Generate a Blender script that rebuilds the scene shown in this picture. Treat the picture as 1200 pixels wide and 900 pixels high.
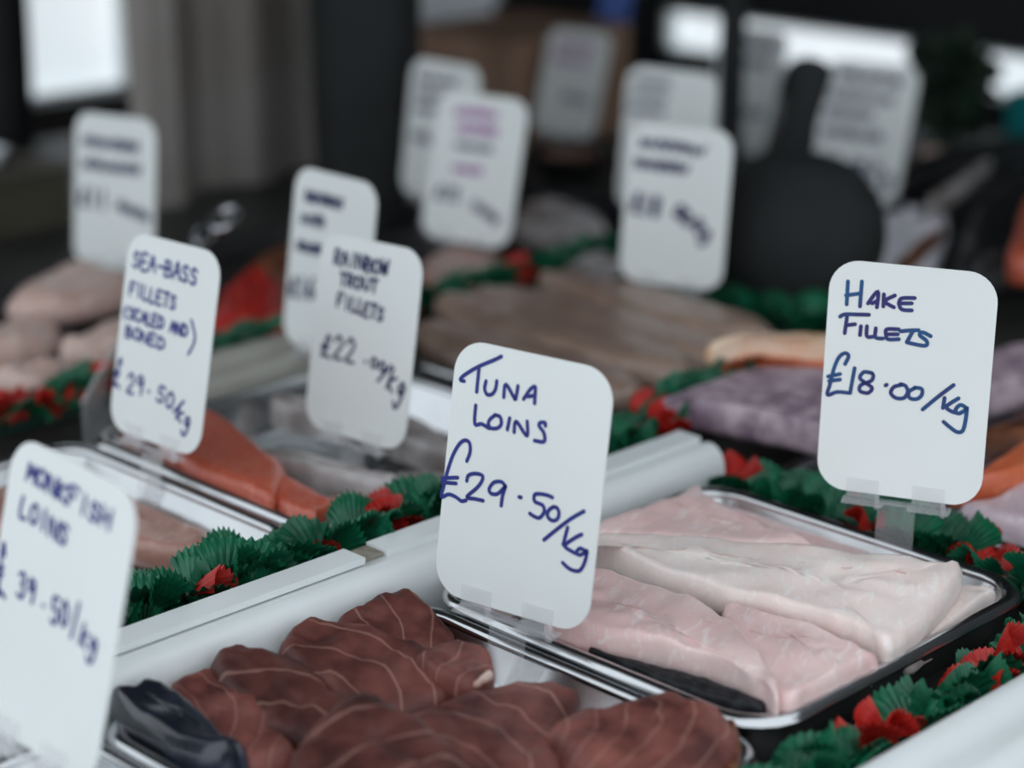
import bpy, math, random
from mathutils import Vector, Matrix, noise

# ------------------------------------------------------------------ scene reset
for o in list(bpy.data.objects):
    bpy.data.objects.remove(o)
sc = bpy.context.scene
COL = sc.collection
R2 = math.sqrt(.5)
# ------------------------------------------------------------------ camera
FPX = 2468.0
PITCH = math.radians(18.0)
FWH = Vector((-R2, R2, 0)); RGT = Vector((R2, R2, 0)); UP = Vector((0, 0, 1))
FW = FWH*math.cos(PITCH) - UP*math.sin(PITCH)
CU = FWH*math.sin(PITCH) + UP*math.cos(PITCH)
CAM = Vector((1.10*R2, -1.10*R2, 0.54))
cd = bpy.data.cameras.new('camera'); cam = bpy.data.objects.new('camera', cd); COL.objects.link(cam)
m = Matrix((RGT, CU, -FW)).transposed().to_4x4(); m.translation = CAM
cam.matrix_world = m
cd.sensor_width = 36; cd.lens = FPX/1200*36; cd.clip_start = .02
cd.dof.use_dof = True; cd.dof.focus_distance = 1.225; cd.dof.aperture_fstop = 2.9
sc.camera = cam
# ------------------------------------------------------------------ world, exposure
w = bpy.data.worlds.new('overcast_sky'); sc.world = w; w.use_nodes = True
bg = w.node_tree.nodes['Background']
bg.inputs['Color'].default_value = (.87, .94, 1.0, 1); bg.inputs['Strength'].default_value = 1.15
sc.view_settings.view_transform = 'Standard'; sc.view_settings.look = 'None'
sc.view_settings.gamma = 1.0; sc.view_settings.use_curve_mapping = False
sc.view_settings.exposure = 0.15

def at(x, y, z=0.0):
    "point on the horizontal level z seen at pixel (x, y) of the 1200x900 photograph"
    d = FW + RGT*((x-600)/FPX) + CU*((450-y)/FPX)
    return CAM + d*((z-CAM.z)/d.z)

def on_plane(x, y, axis, val):
    d = FW + RGT*((x-600)/FPX) + CU*((450-y)/FPX)
    return CAM + d*((val-CAM[axis])/d[axis])

# ------------------------------------------------------------------ materials
def S(r, g, b):
    f = lambda c: (c/255/12.92) if c/255 <= .04045 else ((c/255+.055)/1.055)**2.4
    return (f(r), f(g), f(b), 1)

def mat(name, col, col2=None, rough=.5, metal=0., scale=40., bump=0., spec=.5, coat=0., stretch=(1, 1, 1), lo=.35, hi=.65, emit=0., detail=4, rnd=0.):
    mt = bpy.data.materials.new(name); mt.use_nodes = True
    nt = mt.node_tree; N = nt.nodes; L = nt.links; b = N['Principled BSDF']
    b.inputs['Roughness'].default_value = rough; b.inputs['Metallic'].default_value = metal
    b.inputs['Specular IOR Level'].default_value = spec; b.inputs['Coat Weight'].default_value = coat
    b.inputs['Coat Roughness'].default_value = .12
    tc = N.new('ShaderNodeTexCoord'); mp = N.new('ShaderNodeMapping'); mp.inputs['Scale'].default_value = stretch
    nz = N.new('ShaderNodeTexNoise'); nz.inputs['Scale'].default_value = scale; nz.inputs['Detail'].default_value = detail
    L.new(tc.outputs['Object'], mp.inputs[0]); L.new(mp.outputs[0], nz.inputs['Vector'])
    rp = N.new('ShaderNodeValToRGB'); rp.color_ramp.elements[0].position = lo; rp.color_ramp.elements[1].position = hi
    rp.color_ramp.elements[0].color = col; rp.color_ramp.elements[1].color = col2 or col
    L.new(nz.outputs['Fac'], rp.inputs[0])
    out = rp.outputs[0]
    if rnd:
        oi = N.new('ShaderNodeObjectInfo'); hs = N.new('ShaderNodeHueSaturation'); mr = N.new('ShaderNodeMapRange')
        mr.inputs['To Min'].default_value = 1-rnd; mr.inputs['To Max'].default_value = 1+rnd
        L.new(oi.outputs['Random'], mr.inputs[0]); L.new(mr.outputs[0], hs.inputs['Value']); L.new(out, hs.inputs['Color']); out = hs.outputs[0]
    L.new(out, b.inputs['Base Color'])
    if emit:
        L.new(out, b.inputs['Emission Color']); b.inputs['Emission Strength'].default_value = emit
    if bump:
        bp = N.new('ShaderNodeBump'); bp.inputs['Strength'].default_value = bump; bp.inputs['Distance'].default_value = .002
        L.new(nz.outputs['Fac'], bp.inputs['Height']); L.new(bp.outputs[0], b.inputs['Normal'])
    return mt

def tuna_mat():
    "dark red flesh with thin pale arcs of connective tissue"
    mt = mat('tuna_flesh', S(72, 36, 33), S(134, 80, 72), rough=.48, scale=38, bump=.4, coat=.0, spec=.3, lo=.32, hi=.72, rnd=.36)
    nt = mt.node_tree; N = nt.nodes; L = nt.links; b = N['Principled BSDF']
    src = b.inputs['Base Color'].links[0].from_socket
    tc = N.new('ShaderNodeTexCoord'); oi = N.new('ShaderNodeObjectInfo')
    mp = N.new('ShaderNodeVectorMath'); mp.operation = 'ADD'; mp.inputs[1].default_value = (.035, .06, 0)
    sx = N.new('ShaderNodeVectorMath'); sx.operation = 'MULTIPLY'; sx.inputs[1].default_value = (1, .75, .3)
    L.new(tc.outputs['Object'], mp.inputs[0]); L.new(mp.outputs[0], sx.inputs[0])
    wv = N.new('ShaderNodeTexWave'); wv.wave_type = 'RINGS'; wv.rings_direction = 'SPHERICAL'
    wv.inputs['Scale'].default_value = 20; wv.inputs['Distortion'].default_value = 4.5; wv.inputs['Detail'].default_value = 2.5; wv.inputs['Detail Scale'].default_value = .9
    ph = N.new('ShaderNodeMath'); ph.operation = 'MULTIPLY'; ph.inputs[1].default_value = 30; L.new(oi.outputs['Random'], ph.inputs[0]); L.new(ph.outputs[0], wv.inputs['Phase Offset'])
    mr0 = N.new('ShaderNodeMapRange'); mr0.inputs['To Min'].default_value = .6; mr0.inputs['To Max'].default_value = 1.5; L.new(oi.outputs['Random'], mr0.inputs[0])
    s2 = N.new('ShaderNodeVectorMath'); s2.operation = 'SCALE'; L.new(sx.outputs[0], s2.inputs[0]); L.new(mr0.outputs[0], s2.inputs['Scale'])
    L.new(s2.outputs[0], wv.inputs['Vector'])
    rp = N.new('ShaderNodeValToRGB'); rp.color_ramp.elements[0].position = .978; rp.color_ramp.elements[1].position = 1.0
    rp.color_ramp.elements[0].color = (0, 0, 0, 1); rp.color_ramp.elements[1].color = (.55, .55, .55, 1)
    L.new(wv.outputs['Fac'], rp.inputs[0])
    nz = N.new('ShaderNodeTexNoise'); nz.inputs['Scale'].default_value = 28; L.new(tc.outputs['Object'], nz.inputs['Vector'])
    mk = N.new('ShaderNodeMath'); mk.operation = 'MULTIPLY'; L.new(rp.outputs[0], mk.inputs[0]); L.new(nz.outputs['Fac'], mk.inputs[1])
    mx = N.new('ShaderNodeMix'); mx.data_type = 'RGBA'; L.new(mk.outputs[0], mx.inputs[0]); L.new(src, mx.inputs[6]); mx.inputs[7].default_value = S(205, 160, 145)
    L.new(mx.outputs[2], b.inputs['Base Color'])
    return mt

def fish_mat(name, c1, c2, c3, fx=26., rough=.34, coat=.3, bump=.3, seam=True):
    "pale flesh: broad blotches, fine streaks across and a faint pin-bone seam"
    mt = mat(name, c1, c2, rough=rough, scale=22, coat=coat, lo=.32, hi=.7)
    nt = mt.node_tree; N = nt.nodes; L = nt.links; b = N['Principled BSDF']
    src = b.inputs['Base Color'].links[0].from_socket
    tc = N.new('ShaderNodeTexCoord'); mp = N.new('ShaderNodeMapping'); mp.inputs['Scale'].default_value = (1.7, .55, 1); mp.inputs['Rotation'].default_value = (0, 0, .5)
    L.new(tc.outputs['Object'], mp.inputs[0])
    nz = N.new('ShaderNodeTexNoise'); nz.inputs['Scale'].default_value = 110; nz.inputs['Detail'].default_value = 5; nz.inputs['Distortion'].default_value = .8
    L.new(mp.outputs[0], nz.inputs['Vector'])
    rp = N.new('ShaderNodeValToRGB'); rp.color_ramp.elements[0].position = .52; rp.color_ramp.elements[1].position = .75
    rp.color_ramp.elements[0].color = (0, 0, 0, 1); rp.color_ramp.elements[1].color = (.8, .8, .8, 1); L.new(nz.outputs['Fac'], rp.inputs[0])
    mx = N.new('ShaderNodeMix'); mx.data_type = 'RGBA'; L.new(rp.outputs[0], mx.inputs[0]); L.new(src, mx.inputs[6]); mx.inputs[7].default_value = c3
    last = mx.outputs[2]
    if seam:
        sp = N.new('ShaderNodeSeparateXYZ'); L.new(tc.outputs['Object'], sp.inputs[0])
        ab = N.new('ShaderNodeMath'); ab.operation = 'ABSOLUTE'
        sb = N.new('ShaderNodeMath'); sb.operation = 'SUBTRACT'; sb.inputs[1].default_value = .012; L.new(sp.outputs[1], sb.inputs[0]); L.new(sb.outputs[0], ab.inputs[0])
        mr = N.new('ShaderNodeMapRange'); mr.inputs['From Min'].default_value = .0005; mr.inputs['From Max'].default_value = .0022; mr.inputs['To Min'].default_value = 1; mr.inputs['To Max'].default_value = 0; L.new(ab.outputs[0], mr.inputs[0])
        n2 = N.new('ShaderNodeTexNoise'); n2.inputs['Scale'].default_value = 130; L.new(tc.outputs['Object'], n2.inputs['Vector'])
        gt = N.new('ShaderNodeMapRange'); gt.inputs['From Min'].default_value = .5; gt.inputs['From Max'].default_value = .62; gt.inputs['To Max'].default_value = .4; L.new(n2.outputs['Fac'], gt.inputs[0])
        mu = N.new('ShaderNodeMath'); mu.operation = 'MULTIPLY'; L.new(mr.outputs[0], mu.inputs[0]); L.new(gt.outputs[0], mu.inputs[1])
        m2 = N.new('ShaderNodeMix'); m2.data_type = 'RGBA'; L.new(mu.outputs[0], m2.inputs[0]); L.new(last, m2.inputs[6]); m2.inputs[7].default_value = S(205, 120, 95)
        last = m2.outputs[2]
    L.new(last, b.inputs['Base Color'])
    bp = N.new('ShaderNodeBump'); bp.inputs['Strength'].default_value = bump; bp.inputs['Distance'].default_value = .0015
    L.new(nz.outputs['Fac'], bp.inputs['Height']); L.new(bp.outputs[0], b.inputs['Normal'])
    b.inputs['Subsurface Weight'].default_value = .12; b.inputs['Subsurface Radius'].default_value = (.01, .004, .003)
    return mt

def clear_mat():
    mt = bpy.data.materials.new('clear_plastic'); mt.use_nodes = True; N = mt.node_tree.nodes; L = mt.node_tree.links
    b = N['Principled BSDF']
    b.inputs['Base Color'].default_value = (.82, .82, .84, 1); b.inputs['Roughness'].default_value = .1
    b.inputs['Coat Weight'].default_value = .5
    lw = N.new('ShaderNodeLayerWeight'); lw.inputs['Blend'].default_value = .35
    mr = N.new('ShaderNodeMapRange'); mr.inputs['From Min'].default_value = .1; mr.inputs['To Min'].default_value = .10; mr.inputs['To Max'].default_value = .55
    L.new(lw.outputs['Facing'], mr.inputs[0]); L.new(mr.outputs[0], b.inputs['Alpha'])
    return mt

M = dict(
    card=mat('white_card', S(226, 230, 228), S(232, 236, 235), rough=.45, scale=6),
    ink=mat('blue_ink', S(28, 38, 118), S(34, 48, 132), rough=.5, scale=200),
    ink2=mat('teal_blue_ink', S(38, 34, 104), S(14, 78, 128), rough=.5, scale=22, lo=.42, hi=.58),
    inkd=mat('navy_ink', S(26, 32, 78), S(30, 40, 92), rough=.5, scale=200),
    inkp=mat('pink_ink', S(170, 90, 160), S(150, 85, 165), rough=.5, scale=200),
    clear=clear_mat(),
    steel=mat('stainless_steel', S(196, 198, 200), S(205, 207, 209), rough=.2, metal=1, scale=18, bump=.06),
    white=mat('white_plastic', S(228, 233, 233), S(233, 238, 238), rough=.3, scale=14, coat=.1),
    rail2=mat('grey_rail_plastic', S(150, 148, 140), S(164, 162, 154), rough=.35, scale=14),
    stain=mat('tan_residue', S(120, 112, 100), S(150, 144, 132), rough=.6, scale=120),
    green=mat('green_garnish_plastic', S(8, 82, 58), S(18, 108, 74), rough=.42, scale=60, rnd=.25),
    red=mat('red_garnish_plastic', S(176, 30, 26), S(198, 48, 36), rough=.42, scale=60, rnd=.2),
    dkgreen=mat('dark_green_plastic', S(10, 46, 36), rough=.5),
    counter=mat('dark_counter', S(40, 41, 40), S(52, 52, 50), rough=.5, scale=8),
    mauve=mat('mauve_grey_panel', S(150, 140, 148), S(160, 150, 158), rough=.5, scale=8),
    tuna=tuna_mat(),
    tskin=mat('blue_black_fish_skin', S(30, 34, 44), S(62, 68, 86), rough=.22, scale=30, coat=.6, lo=.45, hi=.75),
    tend=mat('brown_bloodline', S(60, 36, 28), S(140, 84, 52), rough=.4, scale=70, coat=.2),
    hake=fish_mat('hake_flesh', S(248, 236, 230), S(244, 222, 216), S(252, 246, 242)),
    hake2=fish_mat('pink_hake_flesh', S(236, 196, 194), S(240, 214, 210), S(252, 240, 238)),
    blackskin=mat('black_hake_skin', S(14, 15, 18), S(40, 42, 46), rough=.5, scale=160, bump=.5, spec=.3),
    trout=fish_mat('red_trout_flesh', S(176, 78, 58), S(190, 92, 68), S(205, 120, 96), seam=False),
    silver=mat('silver_grey_skin', S(118, 104, 98), S(200, 194, 194), rough=.25, scale=24, coat=.4, stretch=(1, 3, 1)),
    tan=fish_mat('tan_flesh', S(128, 104, 90), S(160, 136, 122), S(178, 156, 144), seam=False),
    brownf=fish_mat('brown_pink_flesh', S(150, 108, 98), S(176, 134, 120), S(196, 160, 148), seam=False),
    pale=fish_mat('pale_pink_flesh', S(206, 182, 172), S(190, 154, 142), S(224, 208, 202), seam=False),
    purple=mat('purple_grey_skin', S(132, 110, 128), S(192, 172, 182), rough=.5, scale=60, coat=.2, bump=.2),
    cream=mat('cream_fat', S(240, 222, 200), S(226, 168, 120), rough=.4, scale=30, coat=.2),
    orange=fish_mat('orange_salmon_flesh', S(206, 98, 62), S(216, 116, 78), S(230, 150, 110), seam=False),
    lilac=fish_mat('pale_lilac_flesh', S(220, 200, 206), S(204, 182, 194), S(236, 224, 228), seam=False),
    black=mat('black_matt', S(38, 40, 41), S(46, 48, 49), spec=.2, rough=.8, scale=12),
    blackg=mat('black_glossy', S(28, 29, 30), S(34, 35, 36), rough=.4, scale=12),
    chrome=mat('chrome', S(220, 222, 226), rough=.08, metal=1),
    curtain=mat('grey_plastic_sheet', S(126, 118, 112), S(152, 146, 142), rough=.45, scale=4, lo=.3, hi=.7),
    olive=mat('dark_olive_crate', S(66, 62, 50), S(76, 72, 60), rough=.6, scale=10),
    cardb=mat('brown_cardboard', S(138, 108, 88), S(152, 122, 102), rough=.7, scale=12),
    poly=mat('white_polystyrene', S(232, 236, 240), S(240, 244, 248), rough=.6, scale=90),
    blue=mat('blue_cloth', S(58, 84, 150), S(70, 98, 166), rough=.7, scale=20),
    teal=mat('teal_plastic', S(20, 118, 122), S(28, 130, 132), rough=.4, scale=20),
    paper=mat('pale_lilac_paper', S(222, 220, 228), S(234, 232, 238), rough=.6, scale=20),
    wall=mat('dark_wall', S(44, 41, 38), S(54, 50, 46), rough=.8, scale=3),
    walld=mat('charcoal_wall', S(26, 27, 29), S(32, 33, 35), rough=.8, scale=3),
    roof=mat('dark_canvas', S(70, 72, 76), S(80, 82, 86), rough=.8, scale=5),
    floor=mat('concrete_floor', S(110, 106, 102), S(128, 124, 120), rough=.8, scale=5),
    pane=mat('daylit_pane', S(226, 236, 242), S(240, 246, 250), rough=.3, scale=3, emit=.75),
    leafd=mat('dark_leaf', S(26, 44, 32), S(36, 58, 40), rough=.5, scale=40, rnd=.3),
)

# ------------------------------------------------------------------ mesh helpers
class MB:
    def __init__(s): s.v = []; s.f = []
    def add(s, vs, fs):
        o = len(s.v); s.v += [tuple(p) for p in vs]; s.f += [tuple(i+o for i in f) for f in fs]; return s
    def box(s, a, b, mt=None):
        (x0, y0, z0), (x1, y1, z1) = a, b
        vs = [Vector(p) for p in ((x0, y0, z0), (x1, y0, z0), (x1, y1, z0), (x0, y1, z0), (x0, y0, z1), (x1, y0, z1), (x1, y1, z1), (x0, y1, z1))]
        if mt is not None: vs = [mt @ p for p in vs]
        return s.add(vs, [(3, 2, 1, 0), (4, 5, 6, 7), (0, 1, 5, 4), (1, 2, 6, 5), (2, 3, 7, 6), (3, 0, 4, 7)])
    def loft(s, loops, cap0=True, cap1=True, closed=True):
        n = len(loops[0]); vs = [p for l in loops for p in l]; fs = []
        for i in range(len(loops)-1):
            for j in range(n if closed else n-1):
                k = (j+1) % n; fs.append((i*n+j, i*n+k, (i+1)*n+k, (i+1)*n+j))
        if cap0: fs.append(tuple(reversed(range(n))))
        if cap1: fs.append(tuple((len(loops)-1)*n+j for j in range(n)))
        return s.add(vs, fs)
    def tube(s, pts, rad, seg=10, flat=1.0):
        pts = [Vector(p) for p in pts]; loops = []
        for i, p in enumerate(pts):
            t = (pts[min(i+1, len(pts)-1)]-pts[max(i-1, 0)]).normalized()
            a = t.cross(Vector((0, 0, 1)) if abs(t.z) < .9 else Vector((0, 1, 0))).normalized(); c = t.cross(a)
            r = rad[i] if isinstance(rad, (list, tuple)) else rad
            loops.append([p + a*(r*math.cos(q*2*math.pi/seg)) + c*(r*flat*math.sin(q*2*math.pi/seg)) for q in range(seg)])
        return s.loft(loops)
    def build(s, name, mt, parent=None, loc=None, smooth=False, rotz=0.):
        me = bpy.data.meshes.new(name)
        if loc is not None:
            L = Vector(loc); ro = Matrix.Rotation(-rotz, 3, 'Z')
            me.from_pydata([tuple(ro @ (Vector(p)-L)) for p in s.v], [], s.f)
        else:
            me.from_pydata(s.v, [], s.f)
        me.update()
        if mt: me.materials.append(mt)
        if smooth:
            me.polygons.foreach_set('use_smooth', [True]*len(me.polygons))
            try: me.set_sharp_from_angle(angle=math.radians(smooth if smooth is not True else 50))
            except Exception: pass
        o = bpy.data.objects.new(name, me); COL.objects.link(o)
        if loc is not None: o.location = loc; o.rotation_euler.z = rotz
        if parent:
            o.parent = parent
            if loc is None and parent.type == 'EMPTY' and parent.get('_world'):
                pass
        return o

def tag(o, label, cat, group=None):
    o['label'] = label; o['category'] = cat
    if group: o['group'] = group
    return o

def struct(o):
    o['kind'] = 'structure'; return o

def thing(name, loc, label, cat, group=None, rotz=0.):
    o = bpy.data.objects.new(name, None); COL.objects.link(o); o.location = loc; o.rotation_euler.z = rotz
    o.empty_display_size = .02
    return tag(o, label, cat, group)

def child(mb, name, mt, root, smooth=False):
    "mesh given in world coordinates, stored relative to its (unrotated) root"
    me = mb.build(name, mt, None, smooth=smooth)
    L = Vector(root.location)
    for v in me.data.vertices: v.co -= L
    me.parent = root
    return me

def catmull(pts, n=6, closed=False):
    P = [Vector(p) for p in pts]; out = []; N = len(P)
    for i in range(N if closed else N-1):
        g = (lambda k: P[k % N]) if closed else (lambda k: P[max(0, min(N-1, k))])
        p0, p1, p2, p3 = g(i-1), g(i), g(i+1), g(i+2)
        for q in range(n):
            t = q/n
            out.append(.5*((2*p1)+(p2-p0)*t+(2*p0-5*p1+4*p2-p3)*t*t+(3*p1-p0-3*p2+p3)*t**3))
    if not closed: out.append(P[-1])
    return out

def rrect(x0, x1, y0, y1, r, z, n=6):
    out = []
    for cx, cy, a in ((x1-r, y1-r, 0), (x0+r, y1-r, 90), (x0+r, y0+r, 180), (x1-r, y0+r, 270)):
        for i in range(n+1):
            t = math.radians(a+90*i/n); out.append((cx+r*math.cos(t), cy+r*math.sin(t), z))
    return out

def slab(outline, zb, th, name, mt, label=None, cat='fish', group=None, ang=0., amp=.0012, seed=0, tilt=(0, 0), edge=.30, keep=.5, parent=None, nf=45., rough=.0018):
    "a soft flat piece of flesh: closed outline (world xy), base level, thickness, domed rounded top with uneven surface"
    ol = catmull([(p[0], p[1]) for p in outline], 5, True); n = len(ol)
    ol = [p + Vector((noise.noise(Vector((p.x*120, p.y*120, seed*2.3))), noise.noise(Vector((p.x*120, p.y*120, seed*2.3+50)))))*rough for p in ol]
    c = sum(ol, Vector((0, 0)))/n
    sxx = sum((p.x-c.x)**2 for p in ol)/n; syy = sum((p.y-c.y)**2 for p in ol)/n; sxy = sum((p.x-c.x)*(p.y-c.y) for p in ol)/n
    th_ = .5*math.atan2(2*sxy, sxx-syy); axv = Vector((math.cos(th_), math.sin(th_)))
    lo_, hi_ = min((p-c).dot(axv) for p in ol), max((p-c).dot(axv) for p in ol)
    perp = max(abs((p-c).dot(Vector((-axv.y, axv.x)))) for p in ol); half = max(0, (hi_-lo_)/2-perp*.9); midp = c + axv*((hi_+lo_)/2)
    core = [midp + axv*(max(-1, min(1, (p-midp).dot(axv)/max(1e-6, (hi_-lo_)/2)))*half) for p in ol]     # the piece narrows to a ridge, not to a point
    def Z(p, f):
        b = zb + tilt[0]*(p.x-c.x) + tilt[1]*(p.y-c.y)
        q = noise.noise(Vector((p.x*nf+seed*7.3, p.y*nf, seed*1.7)))*amp + noise.noise(Vector((p.x*nf*2.7, p.y*nf*2.7+seed*3.1, 4)))*amp*.5
        return b + th*f + (q*2 if f > .3 else 0)
    def ring(t, f):
        return [(lambda p: (p.x, p.y, Z(p, f)))(a.lerp(k_, t)) for a, k_ in zip(ol, core)]
    loops = [ring(.06, 0.0), ring(.0, .22), ring(-.005, keep)]
    for t in (.035, .08, .14, .22, .34, .48, .62, .76, .88, .97):
        u = min(t/edge, 1); loops.append(ring(t, keep+(1-keep)*math.sqrt(max(0, 1-(1-u)**2))))
    mb = MB(); mb.loft(loops, True, False); base = (len(loops)-1)*n
    i0 = min(range(n), key=lambda q: (ol[q]-midp).dot(axv))
    idx = [base+(i0+q) % n for q in range(n)]
    for q in range(n//2):            # close the narrow ridge with a strip of quads
        a_, b_, c_, d_ = idx[q], idx[q+1], idx[(n-q-1) % n], idx[(n-q) % n]
        f_ = []
        for v in (a_, b_, c_, d_):
            if v not in f_: f_.append(v)
        if len(f_) > 2: mb.f.append(tuple(f_))
    o = mb.build(name, mt, None, loc=(c.x, c.y, zb), smooth=80, rotz=ang)
    if label: tag(o, label, cat, group)
    if parent:
        o.parent = parent; o.location -= parent.location
    return o

def px(pts, z):
    return [at(x, y, z) for x, y in pts]

def px2(pts, zb, th):
    "outline of a piece: where its edge faces away it shows at the top level, where it faces the viewer at the base"
    n = len(pts); A = sum(pts[i][0]*pts[(i+1) % n][1]-pts[(i+1) % n][0]*pts[i][1] for i in range(n)); out = []
    for i, (x, y) in enumerate(pts):
        (x0, y0), (x1, y1) = pts[i-1], pts[(i+1) % n]
        ny = -(x1-x0)/max(1e-6, math.hypot(x1-x0, y1-y0))*(1 if A > 0 else -1)     # outward normal, down is +
        out.append(at(x, y, zb+th*(.45-.37*max(-1, min(1, ny*1.3)))))
    return out
POSE = {
'tuna':(0.0107,-0.0137,0.0534, 34.8,9.0,0.6,1.00),
'hake':(0.0698,0.2742,0.0603, 22.6,5.8,-0.3,1.00),
'monk':(-0.0506,-0.2856,0.0464, 44.1,12.7,2.9,1.00),
'seabass':(-0.4304,0.0598,0.0250, 42.9,11.9,-0.4,1.00),
'rainbow':(-0.3488,0.1816,0.0181, 41.5,10.7,-1.1,1.00),
'smoked':(-0.5095,0.2862,0.0270, 46.5,8.4,-0.0,1.00),
'farleft':(-0.8879,0.3426,0.0166, 33.6,6.9,-0.9,1.00),
'pink':(-0.7122,0.6429,0.0215, 30.4,14.8,1.1,1.00),
'pinkback':(-0.8601,0.7395,0.0254, 43.7,8.6,0.2,1.00),
'turbot':(-0.4640,0.6720,0.0188, 28.4,9.0,-0.6,1.00),
'turbback':(-0.6198,0.8363,0.0342, 31.1,7.6,0.7,1.00),
'far12':(-1.2323,1.3313,-0.0397, 36.0,17.4,0.6,1.00),
'far13':(-0.8023,1.1721,0.0249, 47.3,16.6,-0.2,1.00),
'mid14':(-0.4994,0.9971,0.0399, 31.5,19.2,0.8,1.00),
}
TUNA= [[[(-44.8,124.3),(-47.5,124.6),(-45.2,127.6),(-36.6,133.9),(-26.0,139.9),(-21.5,142.7)],[(-35.6,133.0),(-35.7,119.9)],[(-30.1,127.1),(-30.5,122.7),(-28.4,119.8),(-25.0,120.8),(-23.2,124.1),(-22.9,128.5)],[(-17.2,120.5),(-16.7,127.9),(-10.1,121.2),(-9.2,121.4),(-8.6,128.4)],[(-4.0,122.0),(-0.4,128.1),(2.7,130.2),(3.1,125.6),(3.4,121.0)],[(-1.6,123.9),(2.5,125.1)]],[[(-35.4,112.2),(-34.8,101.7),(-30.3,102.6),(-24.9,101.1)],[(-21.9,109.2),(-25.0,106.2),(-25.6,103.2),(-23.2,101.5),(-18.9,102.7),(-17.1,105.6),(-18.4,109.0),(-21.9,109.4)],[(-11.9,109.6),(-12.7,102.9)],[(-8.1,102.4),(-7.5,108.7),(-0.8,102.8),(0.9,103.1),(-0.2,110.1)],[(11.9,110.1),(11.3,111.7),(8.4,111.1),(7.8,109.2),(11.1,106.3),(12.4,102.9),(11.4,100.9),(5.9,100.5)]],[[(-37.8,79.6),(-36.2,85.2),(-37.2,90.2),(-40.4,91.1),(-43.9,88.3),(-47.5,81.3),(-50.2,71.8),(-51.7,63.0),(-52.8,55.5),(-48.0,58.0),(-42.8,57.5),(-38.9,56.1),(-35.8,57.2)],[(-53.4,66.3),(-42.9,68.9)],[(-53.1,63.9),(-43.7,65.3)],[(-36.5,68.4),(-35.7,71.7),(-31.5,73.7),(-26.5,73.7),(-26.2,70.7),(-29.3,65.8),(-35.4,59.2),(-29.8,59.4),(-24.2,59.6)],[(-10.2,71.1),(-13.4,72.9),(-18.2,71.4),(-20.8,67.2),(-19.3,64.9),(-15.0,65.6),(-11.2,69.8),(-10.2,71.1),(-11.4,65.6),(-11.8,59.5)],[(-0.5,67.0),(0.9,67.1)],[(21.2,71.6),(16.9,72.1),(9.9,70.9),(10.1,66.8),(15.3,65.9),(16.9,62.7),(14.4,58.5),(10.8,58.4),(7.7,59.4)],[(22.4,66.5),(19.7,63.9),(19.3,60.7),(22.2,58.8),(25.6,60.1),(26.5,63.9),(24.8,66.5),(22.4,66.5)],[(42.2,68.5),(34.7,62.7),(26.2,54.6),(18.6,46.8)],[(33.0,57.2),(31.3,47.1)],[(42.4,55.5),(37.8,52.2),(32.5,46.8),(36.9,44.8),(40.5,44.1)],[(46.0,47.0),(42.4,47.6),(40.4,45.1),(42.3,43.8),(45.6,45.9),(46.9,47.2),(46.2,40.9),(43.9,35.7),(40.6,34.4),(36.4,34.9),(32.2,37.0)]]]
HAKE= [[[(-40.7,134.5),(-40.5,119.9)],[(-31.9,135.3),(-32.0,119.5)],[(-41.3,125.6),(-31.9,127.8)],[(-27.1,121.9),(-21.4,130.1),(-21.3,120.0)],[(-24.6,122.2),(-21.6,123.8)],[(-17.5,128.6),(-17.3,121.0)],[(-10.6,128.6),(-16.6,124.3),(-10.7,121.1)],[(1.8,128.2),(-6.2,127.2),(-7.8,123.9)],[(-7.8,123.9),(0.2,124.7)],[(-7.8,123.9),(-5.7,120.3),(0.6,120.3)]],[[(-44.2,111.7),(-41.1,113.5),(-33.5,114.2),(-26.0,114.8)],[(-39.7,112.4),(-40.5,101.5)],[(-39.6,106.7),(-34.3,107.9)],[(-30.5,107.0),(-30.7,101.3)],[(-26.7,107.4),(-26.3,101.1),(-22.5,101.2)],[(-21.0,106.7),(-20.8,101.0),(-16.1,100.7)],[(-6.6,107.6),(-14.1,106.8),(-14.4,103.6)],[(-14.4,103.6),(-7.0,104.4)],[(-14.4,103.6),(-13.0,100.6),(-6.1,101.4)],[(-5.3,106.5),(0.9,107.7),(5.8,108.3)],[(2.2,107.3),(-1.0,100.0)],[(13.5,105.4),(8.4,107.3),(6.7,105.3),(11.3,102.0),(10.3,99.0),(-0.4,99.8)]],[[(-38.9,81.8),(-37.0,87.2),(-39.4,88.8),(-43.0,85.8),(-45.7,78.5),(-47.6,67.9),(-48.8,60.7),(-42.8,63.3),(-35.1,63.6)],[(-49.2,72.6),(-41.6,75.1)],[(-48.4,69.8),(-41.4,71.5)],[(-32.6,79.9),(-34.4,63.6)],[(-21.4,78.0),(-26.5,78.1),(-28.8,74.0),(-24.8,71.2),(-20.7,68.5),(-23.0,65.0),(-28.2,65.7),(-27.8,69.6),(-21.7,72.9),(-20.4,76.2),(-21.4,78.0)],[(-12.3,71.1),(-11.5,71.7)],[(-2.7,72.5),(-7.0,70.7),(-8.6,66.7),(-5.2,63.9),(-0.2,64.5),(2.0,68.6),(0.4,72.2),(-2.8,73.1)],[(6.1,71.6),(2.6,68.7),(3.5,64.9),(7.9,64.8),(10.8,67.7),(10.5,71.5),(6.1,71.9)],[(30.0,76.3),(20.8,67.6),(12.1,58.6)],[(25.1,67.5),(24.6,61.1)],[(33.7,68.3),(26.8,62.4),(29.4,59.8),(33.2,58.9)],[(39.1,62.8),(35.2,64.3),(32.4,60.8),(34.5,58.7),(38.5,61.5),(39.3,62.9),(39.1,55.2),(37.8,48.1),(34.2,47.0),(29.6,49.6),(25.7,52.3)]]]
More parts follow.
